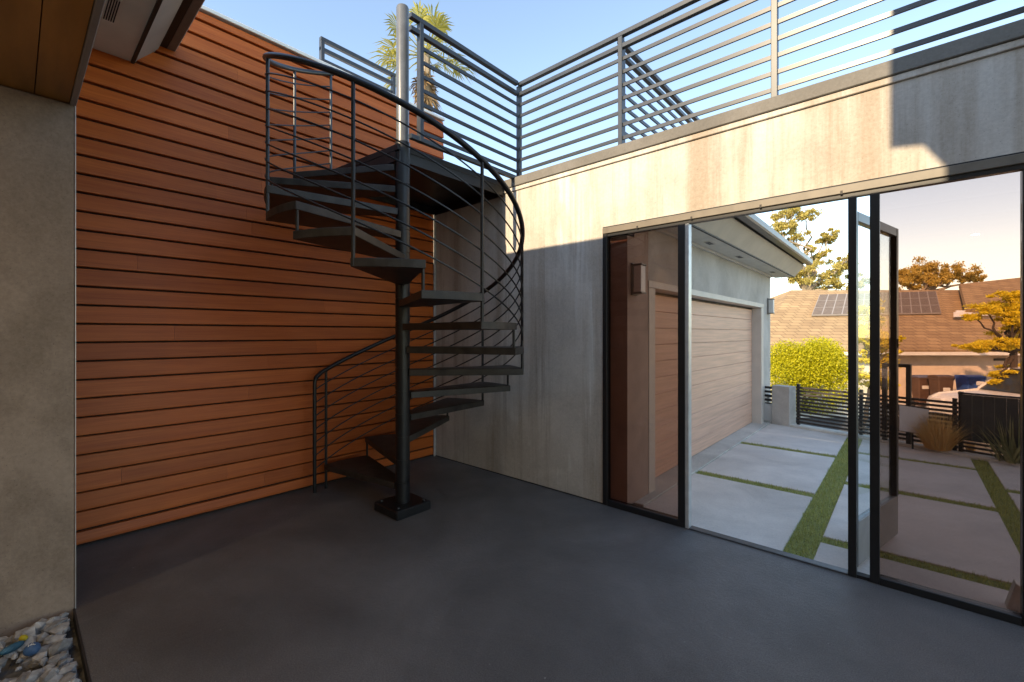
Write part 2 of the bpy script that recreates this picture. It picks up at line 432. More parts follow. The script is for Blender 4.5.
def groundpt(px, py, z):
    d = (EYE-z)*FPX/(py-HOR); return FW*d+RT*((px-512)/FPX*d)+Vector((0, 0, z))
def stone(name, px, py, z, rad, mat, label, sc, rot=0):
    t = groundpt(px, py, z); bm = bmesh.new(); bmesh.ops.create_uvsphere(bm, u_segments=20, v_segments=12, radius=rad)
    q = random.Random(px)
    for v in bm.verts:
        k = 1+.05*math.sin(v.co.x*90+q.random())+.04*math.sin(v.co.y*110)
        v.co = Vector((v.co.x*sc[0]*k, v.co.y*sc[1]*k, v.co.z*sc[2]))
    bmesh.ops.rotate(bm, verts=bm.verts, matrix=Matrix.Rotation(rot, 3, 'Z'))
    me = bpy.data.meshes.new(name); bm.to_mesh(me); bm.free(); me.materials.append(mat)
    for p in me.polygons: p.use_smooth = True
    o = bpy.data.objects.new(name, me); COL.objects.link(o); o.location = t
    return tag(o, label, 'stone')
st = stone('painted_stone', 32, 649, 0.02, .029, M['stoneblue'], 'round blue painted stone with a white mark lying on the gravel', (1, 1, .95))
mk = MB(); p0 = Vector((.008, 0, .0262))
for a, bb in (((-.012, .004), (-.002, -.004)), ((-.002, -.004), (.014, .010)), ((.002, .006), (.004, -.008)), ((-.006, -.01), (.01, -.012))):
    mk.bar(p0+Vector((a[0], a[1], 0)), p0+Vector((bb[0], bb[1], 0)), .0035, .0025)
o = mk.build('white_mark', M['paintwhite']); o.parent = st
stone('painted_stone', 12, 648, .02, .03, M['stoneteal'], 'long dark teal painted stone left of the round blue stone', (1.5, .6, .6), 2.0)
stone('painted_stone', 23, 638, .02, .018, M['stoneyellow'], 'small yellow painted stone above the round blue stone', (1.2, .8, .7), .4)

# ------------------------------------------------------------------ timber siding wall
sw = thing('siding_wall', 'tall wall of horizontal orange brown timber boards behind the spiral stair', 'wall', (XA, 1.5, 0))
b = MB(); E0, EX = .114, .132
z = E0-EX; row = 0
while z < 4.15:
    y = -.9-rnd.uniform(0, 2.0)
    z0, z1 = max(z, .012), min(z+EX, 4.165)
    while y < 3.585:
        L = rnd.uniform(2.8, 4.6); y2 = min(y+L, 3.585)
        a, c = max(y, -.9), y2-.0012
        if c-a > .02:
            # face, bevelled top edge sinking back to a rebate
            zt = z0+EX-.002 if z1-z0 > EX*.9 else z1-.01
            pr = [(-.02, z0+.010), (.013, z0+.010), (.0165, z0+.0135), (.0155, z0+.030), (.001, zt-.003), (-.008, zt), (-.02, zt)]
            b.extr([(p[0], p[1]) for p in pr], (XA, a, 0), (0, c-a, 0), (1,0,0), (0,0,1))
        y = y2
    z += EX; row += 1
b.build('cladding', M['siding'], sw)
MB().box(-9, XA-.0205, -3, 3.58, -.05, 4.155).build('wall_core', M['groove'], sw)
MB().box(-9.05, XA+.022, -3, 3.60, 4.172, 4.205).build('cap_flashing', M['cap'], sw, .004)
MB().box(XA+.017, XA+.036, YB-.022, YB-.002, .0, 2.98).build('corner_trim', M['alu'], sw)

# ------------------------------------------------------------------ concrete pier at left
pr = thing('concrete_pier', 'smooth brown grey concrete pier at the left above the gravel', 'pier', (-3.39, 0, 0))
MB().box(-4.34, -3.39, -3, .224, -.3, 2.748).build('shaft', M['pier'], pr, .006)
MB().box(-3.392, -3.386, .2245, .2275, -.05, 2.745).build('corner_bead', M['alu'], pr)

# ------------------------------------------------------------------ house over the photographer: porch soffit, eave, upper wall and shadow caster
hs = thing('house', 'house with dark timber porch soffit and grey upper eave at the top left', 'house', (0, -2, 0))
b = MB()
ys = [-3.0, -2.4, -1.8, -1.2, -.58, -.25, .073, .203]
for k in range(len(ys)-1): b.box(-4.3, 5.5, ys[k]+.002, ys[k+1]-.002, 2.752, 2.80)
b.build('porch_soffit', M['brownwood'], hs)
MB().box(-4.3, 5.5, .204, .229, 2.742, 2.93).build('soffit_edge', M['fascia'], hs, .003)
MB().box(-4.3, 5.5, -3, .203, 2.802, 2.92).build('porch_roof', M['darktrim'], hs)
MB().box(-4.3, 5.5, -3.25, -3.002, -.3, 2.97).build('wall', M['pier'], hs)
MB().box(-4.34, 5.5, -3.0, -.12, 2.925, 3.55).build('upper_wall', M['soffitwhite'], hs)
def downlight(x, y, label):
    t = thing('downlight', label, 'ceiling lamp', (x, y, 2.752), 'lit downlights in the porch soffit')
    a = [2*math.pi*i/32 for i in range(32)]
    b = MB(); vs_ = [(x+r_*math.cos(q), y+r_*math.sin(q), z_) for r_, z_ in ((.042, 2.7515), (.044, 2.744), (.06, 2.744), (.062, 2.7515)) for q in a]
    b.add(vs_, [(k*32+i, k*32+(i+1) % 32, (k+1)*32+(i+1) % 32, (k+1)*32+i) for k in range(3) for i in range(32)], 0, True).build('trim_ring', M['soffitwhite'], t)
    MB().cyl((x, y), .0415, 2.7485, 2.7515, 32).build('lens', M['lens'], t)
    l = bpy.data.lights.new('downlight_lamp', 'AREA'); l.shape = 'DISK'; l.size = .08; l.energy = 2.2; l.color = (1, .76, .48)
    o = bpy.data.objects.new('downlight_lamp', l); COL.objects.link(o); o.parent = t; o.location = (0, 0, -.0095)
for x, lb_ in ((-3.05, 'lit warm downlight in the porch soffit beside the concrete pier'), (-1.2, 'second lit warm downlight from the concrete pier in the porch soffit'),
               (.65, 'third lit warm downlight from the concrete pier in the porch soffit'), (2.5, 'lit warm downlight in the porch soffit farthest from the pier')): downlight(x, -1.1, lb_)
def eave(parent, o, d, out, mats, zs, vents):
    """soffit, flared fascia, dark recess and gutter, extruded along d; `out` points away from the wall"""
    up = (0, 0, 1)
    s0, s1 = zs['soffit']; f1, fz = zs['flare']; g0, g1 = zs['gutter']; z = zs['z']; gz0, gz1 = zs['gz']
    MB().extr([(s0, z), (s1, z), (s1, z+.03), (s0, z+.03)], o, d, out, up).build('soffit', mats[0], parent)
    MB().extr([(s1+.001, z-.012), (s1+.022, z-.012), (s1+.022, z+.02), (s1+.001, z+.02)], o, d, out, up).build('soffit_trim', mats[3], parent)
    MB().extr([(s1+.0225, z+.002), (f1, fz), (f1-.02, fz+.03), (s1+.023, z+.05)], o, d, out, up).build('fascia', mats[1], parent)
    MB().extr([(s0, z+.055), (f1-.02, fz+.031), (g0, fz+.031), (g0, gz1+.0), (s0, gz1+.03)], o, d, out, up).build('roof_edge', mats[3], parent)
    MB().extr([(g0+.001, gz0), (g1-.012, gz0), (g1, gz0+.02), (g1, gz1), (g1-.01, gz1+.004), (g0+.001, gz1+.004)], o, d, out, up).build('gutter', mats[2], parent)
    for v in vents:
        dd = Vector(d).normalized(); c = Vector(o)+dd*v[0]+Vector(out)*v[1]+Vector((0, 0, z-.002))
        vf = MB().obox(c, dd*v[2], Vector(out)*v[3], Vector((0, 0, .004))).build('vent', M['soffitwhite'], parent)
        sl_ = MB()
        for k in range(5):
            sl_.obox(c+Vector(out)*(v[3]*(-.66+.33*k))+Vector((0, 0, -.0045)), dd*(v[2]*.86), Vector(out)*(v[3]*.09), Vector((0, 0, .001)))
        s_ = sl_.build('vent_slots', M['black'], parent); s_.parent = vf; s_.matrix_parent_inverse = Matrix()
MEA = (M['soffitwhite'], M['fascia'], M['gutter'], M['darktrim'])
eave(hs, (-4.355, 0, 0), (9.8, 0, 0), (0, 1, 0), MEA,
     dict(soffit=(-.119, .583), z=3.54, flare=(.745, 3.705), gutter=(.80, .862), gz=(3.735, 3.80)), [(.62, .41, .16, .035), (2.6, .41, .16, .035)])
b = MB().extr([(-.07, 6.6), (-.07, 4.93), (.07, 4.91), (.163, 4.76), (.163, 3.82), (5.5, 3.82), (5.5, 6.6)], (0, -.55, 0), (0, -.15, 0), (1,0,0), (0,0,1))  # unseen thin wall, outline stepped to shape the shadow on the concrete wall
b.build('upper_shadow_wall', M['garage_plaster'], hs)

# ------------------------------------------------------------------ concrete wall with the glazed opening
cw = thing('concrete_wall', 'stained pale concrete wall and lintel over the glass opening', 'wall', (-1, YB, 0))
OX0, OX1, ZH = -1.99, 2.6, 2.434
b = MB().extr([(XA+.006, 0.012), (OX0, .012), (OX0, ZH), (OX1, ZH), (OX1, .012), (3.4, .012), (3.4, 2.97), (XA+.006, 2.97)], (0, YB, 0), (0, .19, 0), (1,0,0), (0,0,1))
b.build('wall', M['concrete'], cw)
MB().box(XA+.03, OX0-.002, YB+.004, YB+.1, -.002, .0115).build('shadow_gap', M['black'], cw)
MB().box(XA+.006, 3.42, YB-.014, YB+.20, 2.972, 3.012).build('drip_band', M['concrete'], cw, .004)
MB().box(XA+.04, 3.44, YB-.026, YB+.22, 3.014, 3.105).build('coping', M['coping'], cw, .005)

# glazed front: head channel, sill, fixed panes, posts and an open leaf
gf = thing('glass_front', 'black framed glass front with bronze tinted panes under the concrete lintel', 'glass wall', (-.8, YB, 0))
b = MB().box(OX0+.002, OX1-.002, YB-.012, YB+.06, 2.372, 2.424)
b.build('head_channel', M['bronze'], gf, .003)
MB().box(OX0+.002, OX1-.002, YB-.004, YB+.05, 2.425, 2.433).build('head_gap', M['black'], gf)
MB().box(OX0+.045, OX1-.002, YB+.0, YB+.05, 2.346, 2.371).build('head_rail', M['frame'], gf)
for x in (-1.66, -1.22, -.75, -.30): MB().box(x-.006, x+.006, YB-.018, YB-.0125, 2.368, 2.39).build('head_clip', M['darktrim'], gf)
def post(x0, x1, y0=YB-.01, y1=YB+.06, z1=2.345, mat='frame', name='post'):
    return MB().box(x0, x1, y0, y1, .004, z1).build(name, M[mat], gf, .002)
post(OX0+.003, OX0+.044, z1=2.371); post(-1.325, -1.272); post(-1.271, -1.243, YB-.004, YB+.055, 2.345, 'alu', 'jamb_edge')
post(-.268, -.226, YB-.012, YB+.05); post(-.163, -.117, YB-.012, YB+.05); post(.447, .50); post(OX1-.06, OX1-.003)
MB().box(OX0+.0445, -1.3255, YB-.008, YB+.055, .0, .052).build('sill', M['frame'], gf, .003)
MB().box(-1.2425, -.2685, YB-.004, YB+.06, .001, .012).build('sill', M['darkmetal'], gf, .003)
MB().box(-.1165, .4465, YB-.01, YB+.05, .0, .045).build('sill', M['frame'], gf, .003)
MB().box(.5005, OX1-.0605, YB-.008, YB+.055, .0, .045).build('sill', M['frame'], gf, .003)
MB().box(-.2255, -.1635, YB, YB+.05, .0, .02).build('sill', M['frame'], gf)
MB().box(OX0+.0445, -1.3255, YB+.02, YB+.028, .0525, 2.3455).build('pane', M['tint'], gf)
MB().box(-.1165, .4465, YB+.02, YB+.028, .0455, 2.3455).build('pane', M['tint'], gf)
MB().box(.5005, OX1-.0605, YB+.02, YB+.028, .0455, 2.3455).build('pane', M['tint'], gf)
# open leaf, swung outwards past square
L0 = Vector((-.252, YB+.075, 0)); L1 = Vector((-.062, 4.33, 0)); LD = (L1-L0).normalized(); LN = Vector((-LD.y, LD.x, 0)); LL = (L1-L0).length
lf = thing('glass_door', 'open black framed glass door with a plain kick plate swung out over the driveway', 'door', L0)
def lbox(s0, s1, z0, z1, th, mat, name, bv=.002):
    c = L0+LD*((s0+s1)/2)+Vector((0, 0, (z0+z1)/2))
    return MB().obox(c, LD*((s1-s0)/2), LN*(th/2), Vector((0, 0, (z1-z0)/2))).build(name, M[mat], lf, bv)
lbox(0, .03, .03, 2.27, .045, 'frame', 'stile'); lbox(LL-.045, LL, .3105, 2.27, .045, 'frame', 'stile')
lbox(.0305, LL-.0455, 2.21, 2.27, .044, 'railsteel', 'top_rail'); lbox(.0305, LL-.001, .03, .31, .04, 'kick', 'kick_plate')
lbox(.0305, LL-.0455, .3105, 2.2095, .008, 'clear', 'pane', 0)
o = lbox(LL-.028, LL-.018, 1.39, 1.46, .055, 'black', 'handle')
# low block behind the right pane
tag(MB().extr([(0, 0), (.075, 0), (.065, .13), (.035, .15)], (.41, YB+.16, 0), (0, .07, 0), (1,0,0), (0,0,1)).build('door_stop_block', M['kerb'], None, .004),
    'small wedge shaped block on the slab behind the right pane', 'block')

# ------------------------------------------------------------------ spiral staircase
TH0, DTH, RISE0, RISE, RAD = 190.5, 24.2, .04, .193, 1.02
ss = thing('spiral_staircase', 'black steel spiral staircase winding around a tall pole by the timber wall', 'staircase', (PX, PY, 0))
def pol(deg, r, z): return Vector((PX+r*math.cos(R(deg)), PY+r*math.sin(R(deg)), z))
th = lambda m: TH0-DTH*m
MB().box(PX-.17, PX+.17, PY-.17, PY+.17, .001, .075).build('base_plate', M['steel'], ss, .008)
MB().cyl((PX, PY), .053, .07, ZT-.1, 32).build('pole', M['steel'], ss)
MB().tube([(PX, PY, ZT-.0995), (PX, PY, 4.262), (PX, PY, 4.275), (PX, PY, 4.28)], [.053, .053, .048, .0001], 32).build('pole_top', M['pole_sunlit'], ss)  # upper length coloured lighter than the pole below, as if sunlit
for bx in (-.125, .125):
    for by in (-.125, .125): MB().cyl((PX+bx, PY+by), .013, .0755, .09, 6).build('anchor_bolt', M['railsteel'], ss)
MB().cyl((PX, PY), .06, .0755, .19, 32).build('collar', M['steel'], ss)
NT = 15
for k in range(1, NT+1):
    zt = RISE0+RISE*k; a0, a1 = th(k-1)+.8, th(k)-.8
    am = (a0+a1)/2; n = Vector((math.cos(R(am)), math.sin(R(am)), 0)); tq = Vector((-n.y, n.x, 0)); c = Vector((PX, PY, 0))
    def plate(rad, inset):
        pts = [c+n*.052+tq*(.052-inset)] + [pol(a0+(a1-a0)*i/6, rad, 0) for i in range(7)] + [c+n*.052-tq*(.052-inset)]
        return [(p.x, p.y) for p in pts]
    t = MB().prism(plate(RAD+.01, 0), zt-.055, zt).build('tread', M['tread'], ss, .003)
    h = MB().cyl((PX, PY), .0605, zt-.17, zt+.012, 28)
    h.tube([(PX, PY, zt+.0121), (PX, PY, zt+.0221)], .056, 28)
    hb = h.build('hub', M['steel'], None); hb.parent = t
# landing: a square platform from the pole to both walls
lp = [(PX+.04, PY-.075), (PX+.04, YB-.004), (XA+.03, YB-.004), (XA+.03, PY-.16), (PX-.05, PY-.075)]
ld = MB().prism(lp, ZT-.055, ZT)
ld.build('landing', M['steel'], ss, .003)
lb = MB()
lb.bar((PX+.03, PY-.06, ZT-.10), (PX+.03, YB-.005, ZT-.10), .02, .085); lb.bar((XA+.045, PY-.1, ZT-.10), (XA+.045, YB-.005, ZT-.10), .02, .085)
lb.bar((PX, PY-.062, ZT-.10), (XA+.05, PY-.14, ZT-.10), .02, .085); lb.bar((PX+.01, YB-.02, ZT-.10), (XA+.05, YB-.02, ZT-.10), .02, .085)
lb.build('landing_frame', M['steel'], ss)
MB().cyl((PX, PY), .062, ZT-.16, ZT+.03, 28).build('landing_collar', M['steel'], ss)
# balusters: long ones every second tread, short ties between
zr = lambda m: RISE0+RISE*m+1.11
for m in range(0, 16):
    ztop = RISE0+RISE*m
    if m % 2 == 0 or m == 15:
        p = pol(th(m), RAD, 0); zb = max(ztop-.05, .0) if m else .0
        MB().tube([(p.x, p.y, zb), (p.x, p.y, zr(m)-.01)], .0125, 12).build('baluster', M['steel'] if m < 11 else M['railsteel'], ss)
    elif m >= 1:
        p = pol(th(m), RAD-.012, 0)
        MB().tube([(p.x, p.y, ztop-.05), (p.x, p.y, ztop+RISE-.01)], .011, 10).build('tie_rod', M['steel'], ss)
ms = -.30; STEP = .06
def helix(off, m0, m1, rad=RAD):
    k = int((m1-m0)/STEP)+1
    return [pol(th(m0+(m1-m0)*i/k), rad, zr(m0+(m1-m0)*i/k)-off) for i in range(k+1)]
hp = helix(0, ms+.12, 15.05)
p0 = pol(th(ms), RAD, 0); z0 = zr(ms)
start = [(p0.x, p0.y, 0), (p0.x, p0.y, z0-.09), pol(th(ms)-.15, RAD, z0-.05), pol(th(ms)-.5, RAD, z0-.022), pol(th(ms)-1.4, RAD, z0-.002)]
MB().tube(start, .0165, 14).build('newel', M['steel'], ss)
MB().tube([start[3]]+[start[4]]+hp[1:], .02, 14).build('handrail', M['steel'], ss)
for j in range(1, 8):
    MB().tube(helix(.125*j, ms+.01, 15.0), .0062, 6).build('rail_rod', M['steel'], ss)

# ------------------------------------------------------------------ railings
def railing(name, label, p0, p1, zb, posts, ztop=4.115, bars=7, group=None, bottom=False, extra=0, mat='railsteel'):
    p0, p1 = Vector(p0), Vector(p1); d = (p1-p0).normalized()
    t = thing(name, label, 'railing', (*p0[:2], zb), group)
    q0, q1 = p0-d*extra, p1
    ht = ztop-zb
    MB().bar(Vector((*q0[:2], ztop-.02)), Vector((*q1[:2], ztop-.02)), .045, .04).build('top_rail', M[mat], t, .003)
    MB().bar(Vector((*q0[:2], ztop-.125)), Vector((*q1[:2], ztop-.125)), .04, .04).build('second_rail', M[mat], t, .003)
    for k in range(bars):
        z = ztop-.232-k*(ht-.232-.09)/(bars-1)
        pb = p0+d*posts[0]
        MB().bar(Vector((*pb[:2], z)), Vector((*p1[:2], z)), .014, .03).build('bar', M[mat], t)
    if bottom:
        MB().bar(Vector((*q0[:2], zb+.02)), Vector((*q1[:2], zb+.02)), .04, .04).build('bottom_rail', M[mat], t, .003)
    n = Vector((-d.y, d.x, 0))
    for s in posts:
        c = p0+d*s
        MB().obox(Vector((*c[:2], (zb+ztop-.0405)/2)), d*.02, n*.0245, Vector((0, 0, (ht-.0405)/2))).build('post', M[mat], t, .003)
    return t
DR = 'grey metal deck railings'
railing('deck_railing', 'long pale grey metal railing standing on the coping of the concrete wall', (-3.02, YB+.07, 0), (3.3, YB+.07, 0), 3.105,
        [.0, 1.17, 2.34, 3.51, 4.68, 5.85], group=DR)
railing('landing_railing', 'dark grey railing panel between the tall pole and the concrete wall', (-3.02, PY+.02, 0), (-3.02, YB+.035, 0), 3.09, [.03], 4.115, group=DR, bottom=True, extra=.075)
railing('roof_railing', 'dark railing receding behind the deck railing over the garage roof', (-1.9, YB+.13, 0), (-1.9, 7.2, 0), 3.105, [.05, 2.0, 3.5], group=DR)
railing('roof_railing', 'short grey railing standing on the roof above the timber wall', (-4.6, 2.14, 0), (-4.6, 3.05, 0), 4.21, [.02, .89], 4.62, 3, group=DR)

# ------------------------------------------------------------------ garage
XG = -1.80
ga = thing('garage', 'garage with a pink brown plank door and grey plaster wall beyond the glass', 'garage', (XG, 6, 0))
GY0, GY1, DY0, DY1, DZ = YB+.195, 8.93, 3.97, 8.30, 1.93
b = MB().extr([(GY0, -.05), (DY0, -.05), (DY0, DZ), (DY1, DZ), (DY1, -.05), (GY1, -.05), (GY1, 2.95), (GY0, 2.95)], (XG, 0, 0), (-.2, 0, 0), (0,1,0), (0,0,1))
b.build('wall', M['garage_plaster'], ga)
MB().box(-8, XG-.2, 3.64, GY1, -.05, 2.95).build('garage_body', M['garage_plaster'], ga)
MB().box(-8.2, XG+.1, 3.66, GY1+.3, 2.955, 3.05).build('deck', M['coping'], ga)
MB().box(-1.985, XG+.012, YB+.063, GY0-.002, 0.013, 2.345).build('side_return', M['sidingreflect'], ga)  # return filled in the same reflection brown
MB().box(XG+.0005, XG+.012, GY0-.0015, DY0-.055, 0.013, 2.488).build('siding_reflection', M['sidingreflect'], ga)  # added brown panel, paints in the siding's reflection in the pane
# door: planked panels with grooves
b = MB(); nb = 11; zz0 = .015
for k in range(nb):
    za = zz0+k*(DZ-.03-zz0)/nb; zb = zz0+(k+1)*(DZ-.03-zz0)/nb
    b.box(XG-.16, XG-.125-(0.0 if k % 1 == 0 else .01), DY0+.095, DY1-.095, za+.0012, zb-.0012)
dr = b.build('door', M['garagewood'], ga, .004)
MB().box(XG-.19, XG-.1605, DY0+.09, DY1-.09, .0, DZ-.02).build('door_backing', M['darktrim'], ga)
for ya, yb in ((DY0-.05, DY0+.09), (DY1-.09, DY1+.05)):
    MB().box(XG-.13, XG+.018, ya, yb, 0, DZ-.002).build('jamb', M['jamb'], ga, .004)
MB().box(XG-.13, XG+.022, DY0-.06, DY1+.06, DZ-.001, DZ+.065).build('door_header', M['jamb'], ga, .004)
eave(ga, (XG, GY0+.01, 0), (0, 9.3-GY0, 0), (1, 0, 0), (M['soffitwhite'], M['fasciapale'], M['gutter'], M['darktrim']),
     dict(soffit=(.002, .29), z=2.52, flare=(.455, 2.70), gutter=(.49, .58), gz=(2.705, 2.79)), [(1.55, .15, .10, .035), (2.75, .15, .10, .035), (4.7, .15, .10, .035)])
MB().box(XG-.0, XG+.035, GY0+.01, GY1, 2.49, 2.519).build('soffit_moulding', M['soffitwhite'], ga)
def sconce(y, label):
    XG = -1.80+(.012 if y < 5 else 0)
    t = thing('wall_sconce', label, 'wall lamp', (XG, y, 1.97), 'box sconces beside the garage door')
    MB().box(XG+.001, XG+.02, y-.055, y+.055, 1.835, 2.115).build('back_plate', M['gutter'], t, .003)
    MB().box(XG+.0205, XG+.09, y-.045, y+.045, 1.86, 2.09).build('lamp_glass', M['lamp_off'], t, .004)
    for z in (1.845, 2.0905): MB().box(XG+.0205, XG+.098, y-.05, y+.05, z, z+.0145).build('cap', M['gutter'], t, .002)
    return t
sconce(3.62, 'pale box sconce on the garage wall seen through the left tinted pane')
sconce(8.74, 'small pale box sconce on the far end of the garage wall')
tag(MB().box(XG+.001, XG+.05, 8.66, 8.76, .30, .46).build('outlet_box', M['alu'], None, .01), 'small grey outlet box on the wall right of the garage door', 'outlet box')
o = MB().tube([(XG+.03, 8.8, 0), (XG+.03, 8.8, .2)], .02, 10).build('drain_pipe', M['gutter'])
tag(o, 'short grey pipe at the foot of the garage wall end', 'pipe')

# ------------------------------------------------------------------ fence
def slat_fence(label, s0, s1, posts, ztop, n, off=.0, zb=.06, group='dark slat fences along the kerb'):
    t = thing('slat_fence', label, 'fence', fp(s0, off), group)
    b = MB(); pitch = (ztop-zb)/n
    for k in range(n):
        z = zb+pitch*(k+.5)
        b.bar(fp(s0, off, z), fp(s1, off, z), .02, pitch*.55)
    b.build('slats', M['fencewood'], t)
    for s in posts:
        c = fp(s, off+.03, (zb+ztop)/2-.03)
        MB().obox(c, FD*.02, FN*.018, Vector((0, 0, (ztop-zb)/2+.06))).build('post', M['steel'], t)
    return t
slat_fence('short dark slat fence between the garage corner and the concrete fence pillar', -.42, .09, [-.38], .62, 8)
o = MB().obox(fp(.235, .0, .30), FD*.14, FN*.10, Vector((0, 0, .34))).build('fence_pillar', M['garage_plaster'], None, .006)
tag(o, 'square grey concrete pillar in the fence at the end of the drive', 'pillar')
o = MB().obox(fp(0, -.03, .17), FD*.088, FN*.03, Vector((0, 0, .14))).build('sun_patch', M['white'], None, .004)  # added white block, paints in the patch of sun beside the pillar
tag(o, 'added white block standing for the sunlit patch beside the fence pillar', 'wall')
slat_fence('long dark slat fence behind the glass door from the pillar to the charcoal panel', .43, 2.33, [.45, 1.3, 2.29], .66, 11)
t = thing('fence_panel', 'solid charcoal fence panel behind the spiky flax plant', 'fence', fp(2.4, 0))
b = MB()
for k in range(26): b.obox(fp(2.36+.095*k+.045, 0, .47), FD*.045, FN*.012, Vector((0, 0, .28)))
b.build('boards', M['fencepanel'], t)
b = MB()
for z in (.06, .11, .16): b.bar(fp(2.35, 0, z), fp(4.85, 0, z), .02, .025)
b.build('lower_slats', M['fencewood'], t)
for s in (2.345, 4.86): MB().obox(fp(s, .03, .40), FD*.02, FN*.02, Vector((0, 0, .38))).build('post', M['steel'], t)
MB().bar(fp(2.33, -.001, .765), fp(4.87, -.001, .765), .05, .02).build('top_cap', M['steel'], t)
# open square gate frame rising above the slats
t = thing('gate_frame', 'black square metal frame rising above the slat fence behind the glass door', 'frame', fp(1.62))
for s in (1.60, 1.86): MB().obox(fp(s, -.04, .525), FD*.025, FN*.02, Vector((0, 0, .522))).build('post', M['steel'], t)
MB().bar(fp(1.575, -.04, 1.07), fp(1.885, -.04, 1.07), .045, .045).build('top_bar', M['steel'], t)
MB().bar(fp(1.626, -.04, .50), fp(1.834, -.04, .50), .03, .03).build('cross_bar', M['steel'], t)
# white sign board on a stake
t = thing('sign_board', 'blank white board on a black stake in front of the slat fence', 'sign', groundpt(910, 446, .0))
c = at(914, 420, 5.75)
MB().obox(c, RT*.19+Vector((0, 0, -.03)), FW*.006, Vector((-.0, 0, .165))).build('board', M['whitepanel'], t)
g0 = Vector((c.x, c.y, 0))+FW*.02
MB().bar(Vector((g0.x, g0.y, -.0)), Vector((g0.x, g0.y, c.z+.1)), .02, .02, (1, 0, 0)).build('stake', M['steel'], t)

# ------------------------------------------------------------------ foliage helpers
def leaves(b, c, rad, n, size, q, shell=.35, asp=2.2, sq=(1,1,1), droop=0):
    for _ in range(n):
        d = Vector((q.gauss(0,1), q.gauss(0,1), q.gauss(0,1))).normalized()
        r = rad*(shell+(1-shell)*q.random()**.5)*q.uniform(.8, 1.12)
        p = Vector(c)+Vector((d.x*r*sq[0], d.y*r*sq[1], d.z*r*sq[2]))
        u = Vector((q.gauss(0,1), q.gauss(0,1), q.gauss(0,1)-droop)).normalized()
        v = u.orthogonal().normalized(); v.rotate(Matrix.Rotation(q.uniform(0, 6.28), 3, u))
        s = size*q.uniform(.6, 1.3)
        b.add([p-u*s*.5, p+v*s/asp*.5, p+u*s*.5, p-v*s/asp*.5], [(0, 1, 2, 3)])
def limb(b, p0, p1, r0, r1, q, wob=.06, n=7):
    p0, p1 = Vector(p0), Vector(p1); L = (p1-p0).length
    pts = []; rr = []
    for i in range(n+1):
        t = i/n; w_ = Vector((q.gauss(0,1), q.gauss(0,1), q.gauss(0,.5)))*L*wob*math.sin(math.pi*t)*.6
        pts.append(p0.lerp(p1, t)+w_); rr.append(r0+(r1-r0)*t)
    b.tube(pts, rr, 8); return pts
def spray(b, c, rad, n, size, q, asp, sq, droop):
    for _ in range(n):
        p = Vector(c)+Vector((q.gauss(0,1)*rad*.62*sq[0], q.gauss(0,1)*rad*.62*sq[1], q.gauss(0,1)*rad*.55*sq[2]))
        u = Vector((q.gauss(0,1), q.gauss(0,1), q.gauss(0,1)-droop)).normalized()
        v = u.orthogonal().normalized(); v.rotate(Matrix.Rotation(q.uniform(0, 6.28), 3, u))
        s = size*q.uniform(.6, 1.4)
        b.add([p-u*s*.5, p+v*s/asp*.5, p+u*s*.5, p-v*s/asp*.5], [(0, 1, 2, 3)])
def tree(name, label, base, fork, clumps, D, leafm, barkm, nper, lsize, r0, group=None, seed=1, sq=(1,1,.75), droop=0, asp=2.2):
    """clumps: (px, py, radius px, depth offset) seen at depth D"""
    q = random.Random(seed); t = thing(name, label, 'tree', base, group)
    tb_, cb = MB(), MB()
    limb(tb_, base, fork, r0, r0*.6, q, .05)
    for (px, py, rp, dd) in clumps:
        c = at(px, py, D+dd); rad = rp*(D+dd)/FPX
        limb(tb_, fork, c, r0*.42, r0*.1, q, .09)
        for k in range(11):
            cc = c+Vector((q.gauss(0,1)*rad*.62*sq[0], q.gauss(0,1)*rad*.62*sq[1], q.gauss(0,1)*rad*.55*sq[2]))
            limb(tb_, c, cc, r0*.09, r0*.03, q, .1, 3)
            spray(cb, cc, rad*q.uniform(.2, .42), nper//9, lsize, q, asp, sq, droop)
    tb_.build('trunk', barkm, t); cb.build('crown', leafm, t, weld=False)
    return t

# golden hedge shrub behind the fence
q = random.Random(4); hc = at(806, 367, 12.9); t = thing('hedge_shrub', 'big rounded yellow green shrub behind the fence at the end of the drive', 'shrub', (hc.x, hc.y, -.75))
b = MB(); tr_ = MB()
for k in range(15):
    a = q.uniform(0, 6.28); e = q.uniform(-.4, 1); rr = .82
    cc = hc+RT*(math.cos(a)*rr*1.05*q.uniform(.3, 1))+FW*(math.sin(a)*.75*q.uniform(.3, 1))+Vector((0, 0, e*.52-.12))
    leaves(b, cc, q.uniform(.42, .60), 2600, .05, q, .6, 1.7)
leaves(b, hc+Vector((0, 0, -.42)), 1.22, 14000, .052, q, .6, 1.7, (1.0, .8, .85))
for k in range(5): limb(tr_, (hc.x+q.uniform(-.1, .1), hc.y+q.uniform(-.1, .1), -.8), hc+Vector((q.uniform(-.6, .6), q.uniform(-.5, .5), -.1)), .045, .012, q)
b.build('foliage', M['hedgeleaf'], t, weld=False); tr_.build('stems', M['darkbark'], t)

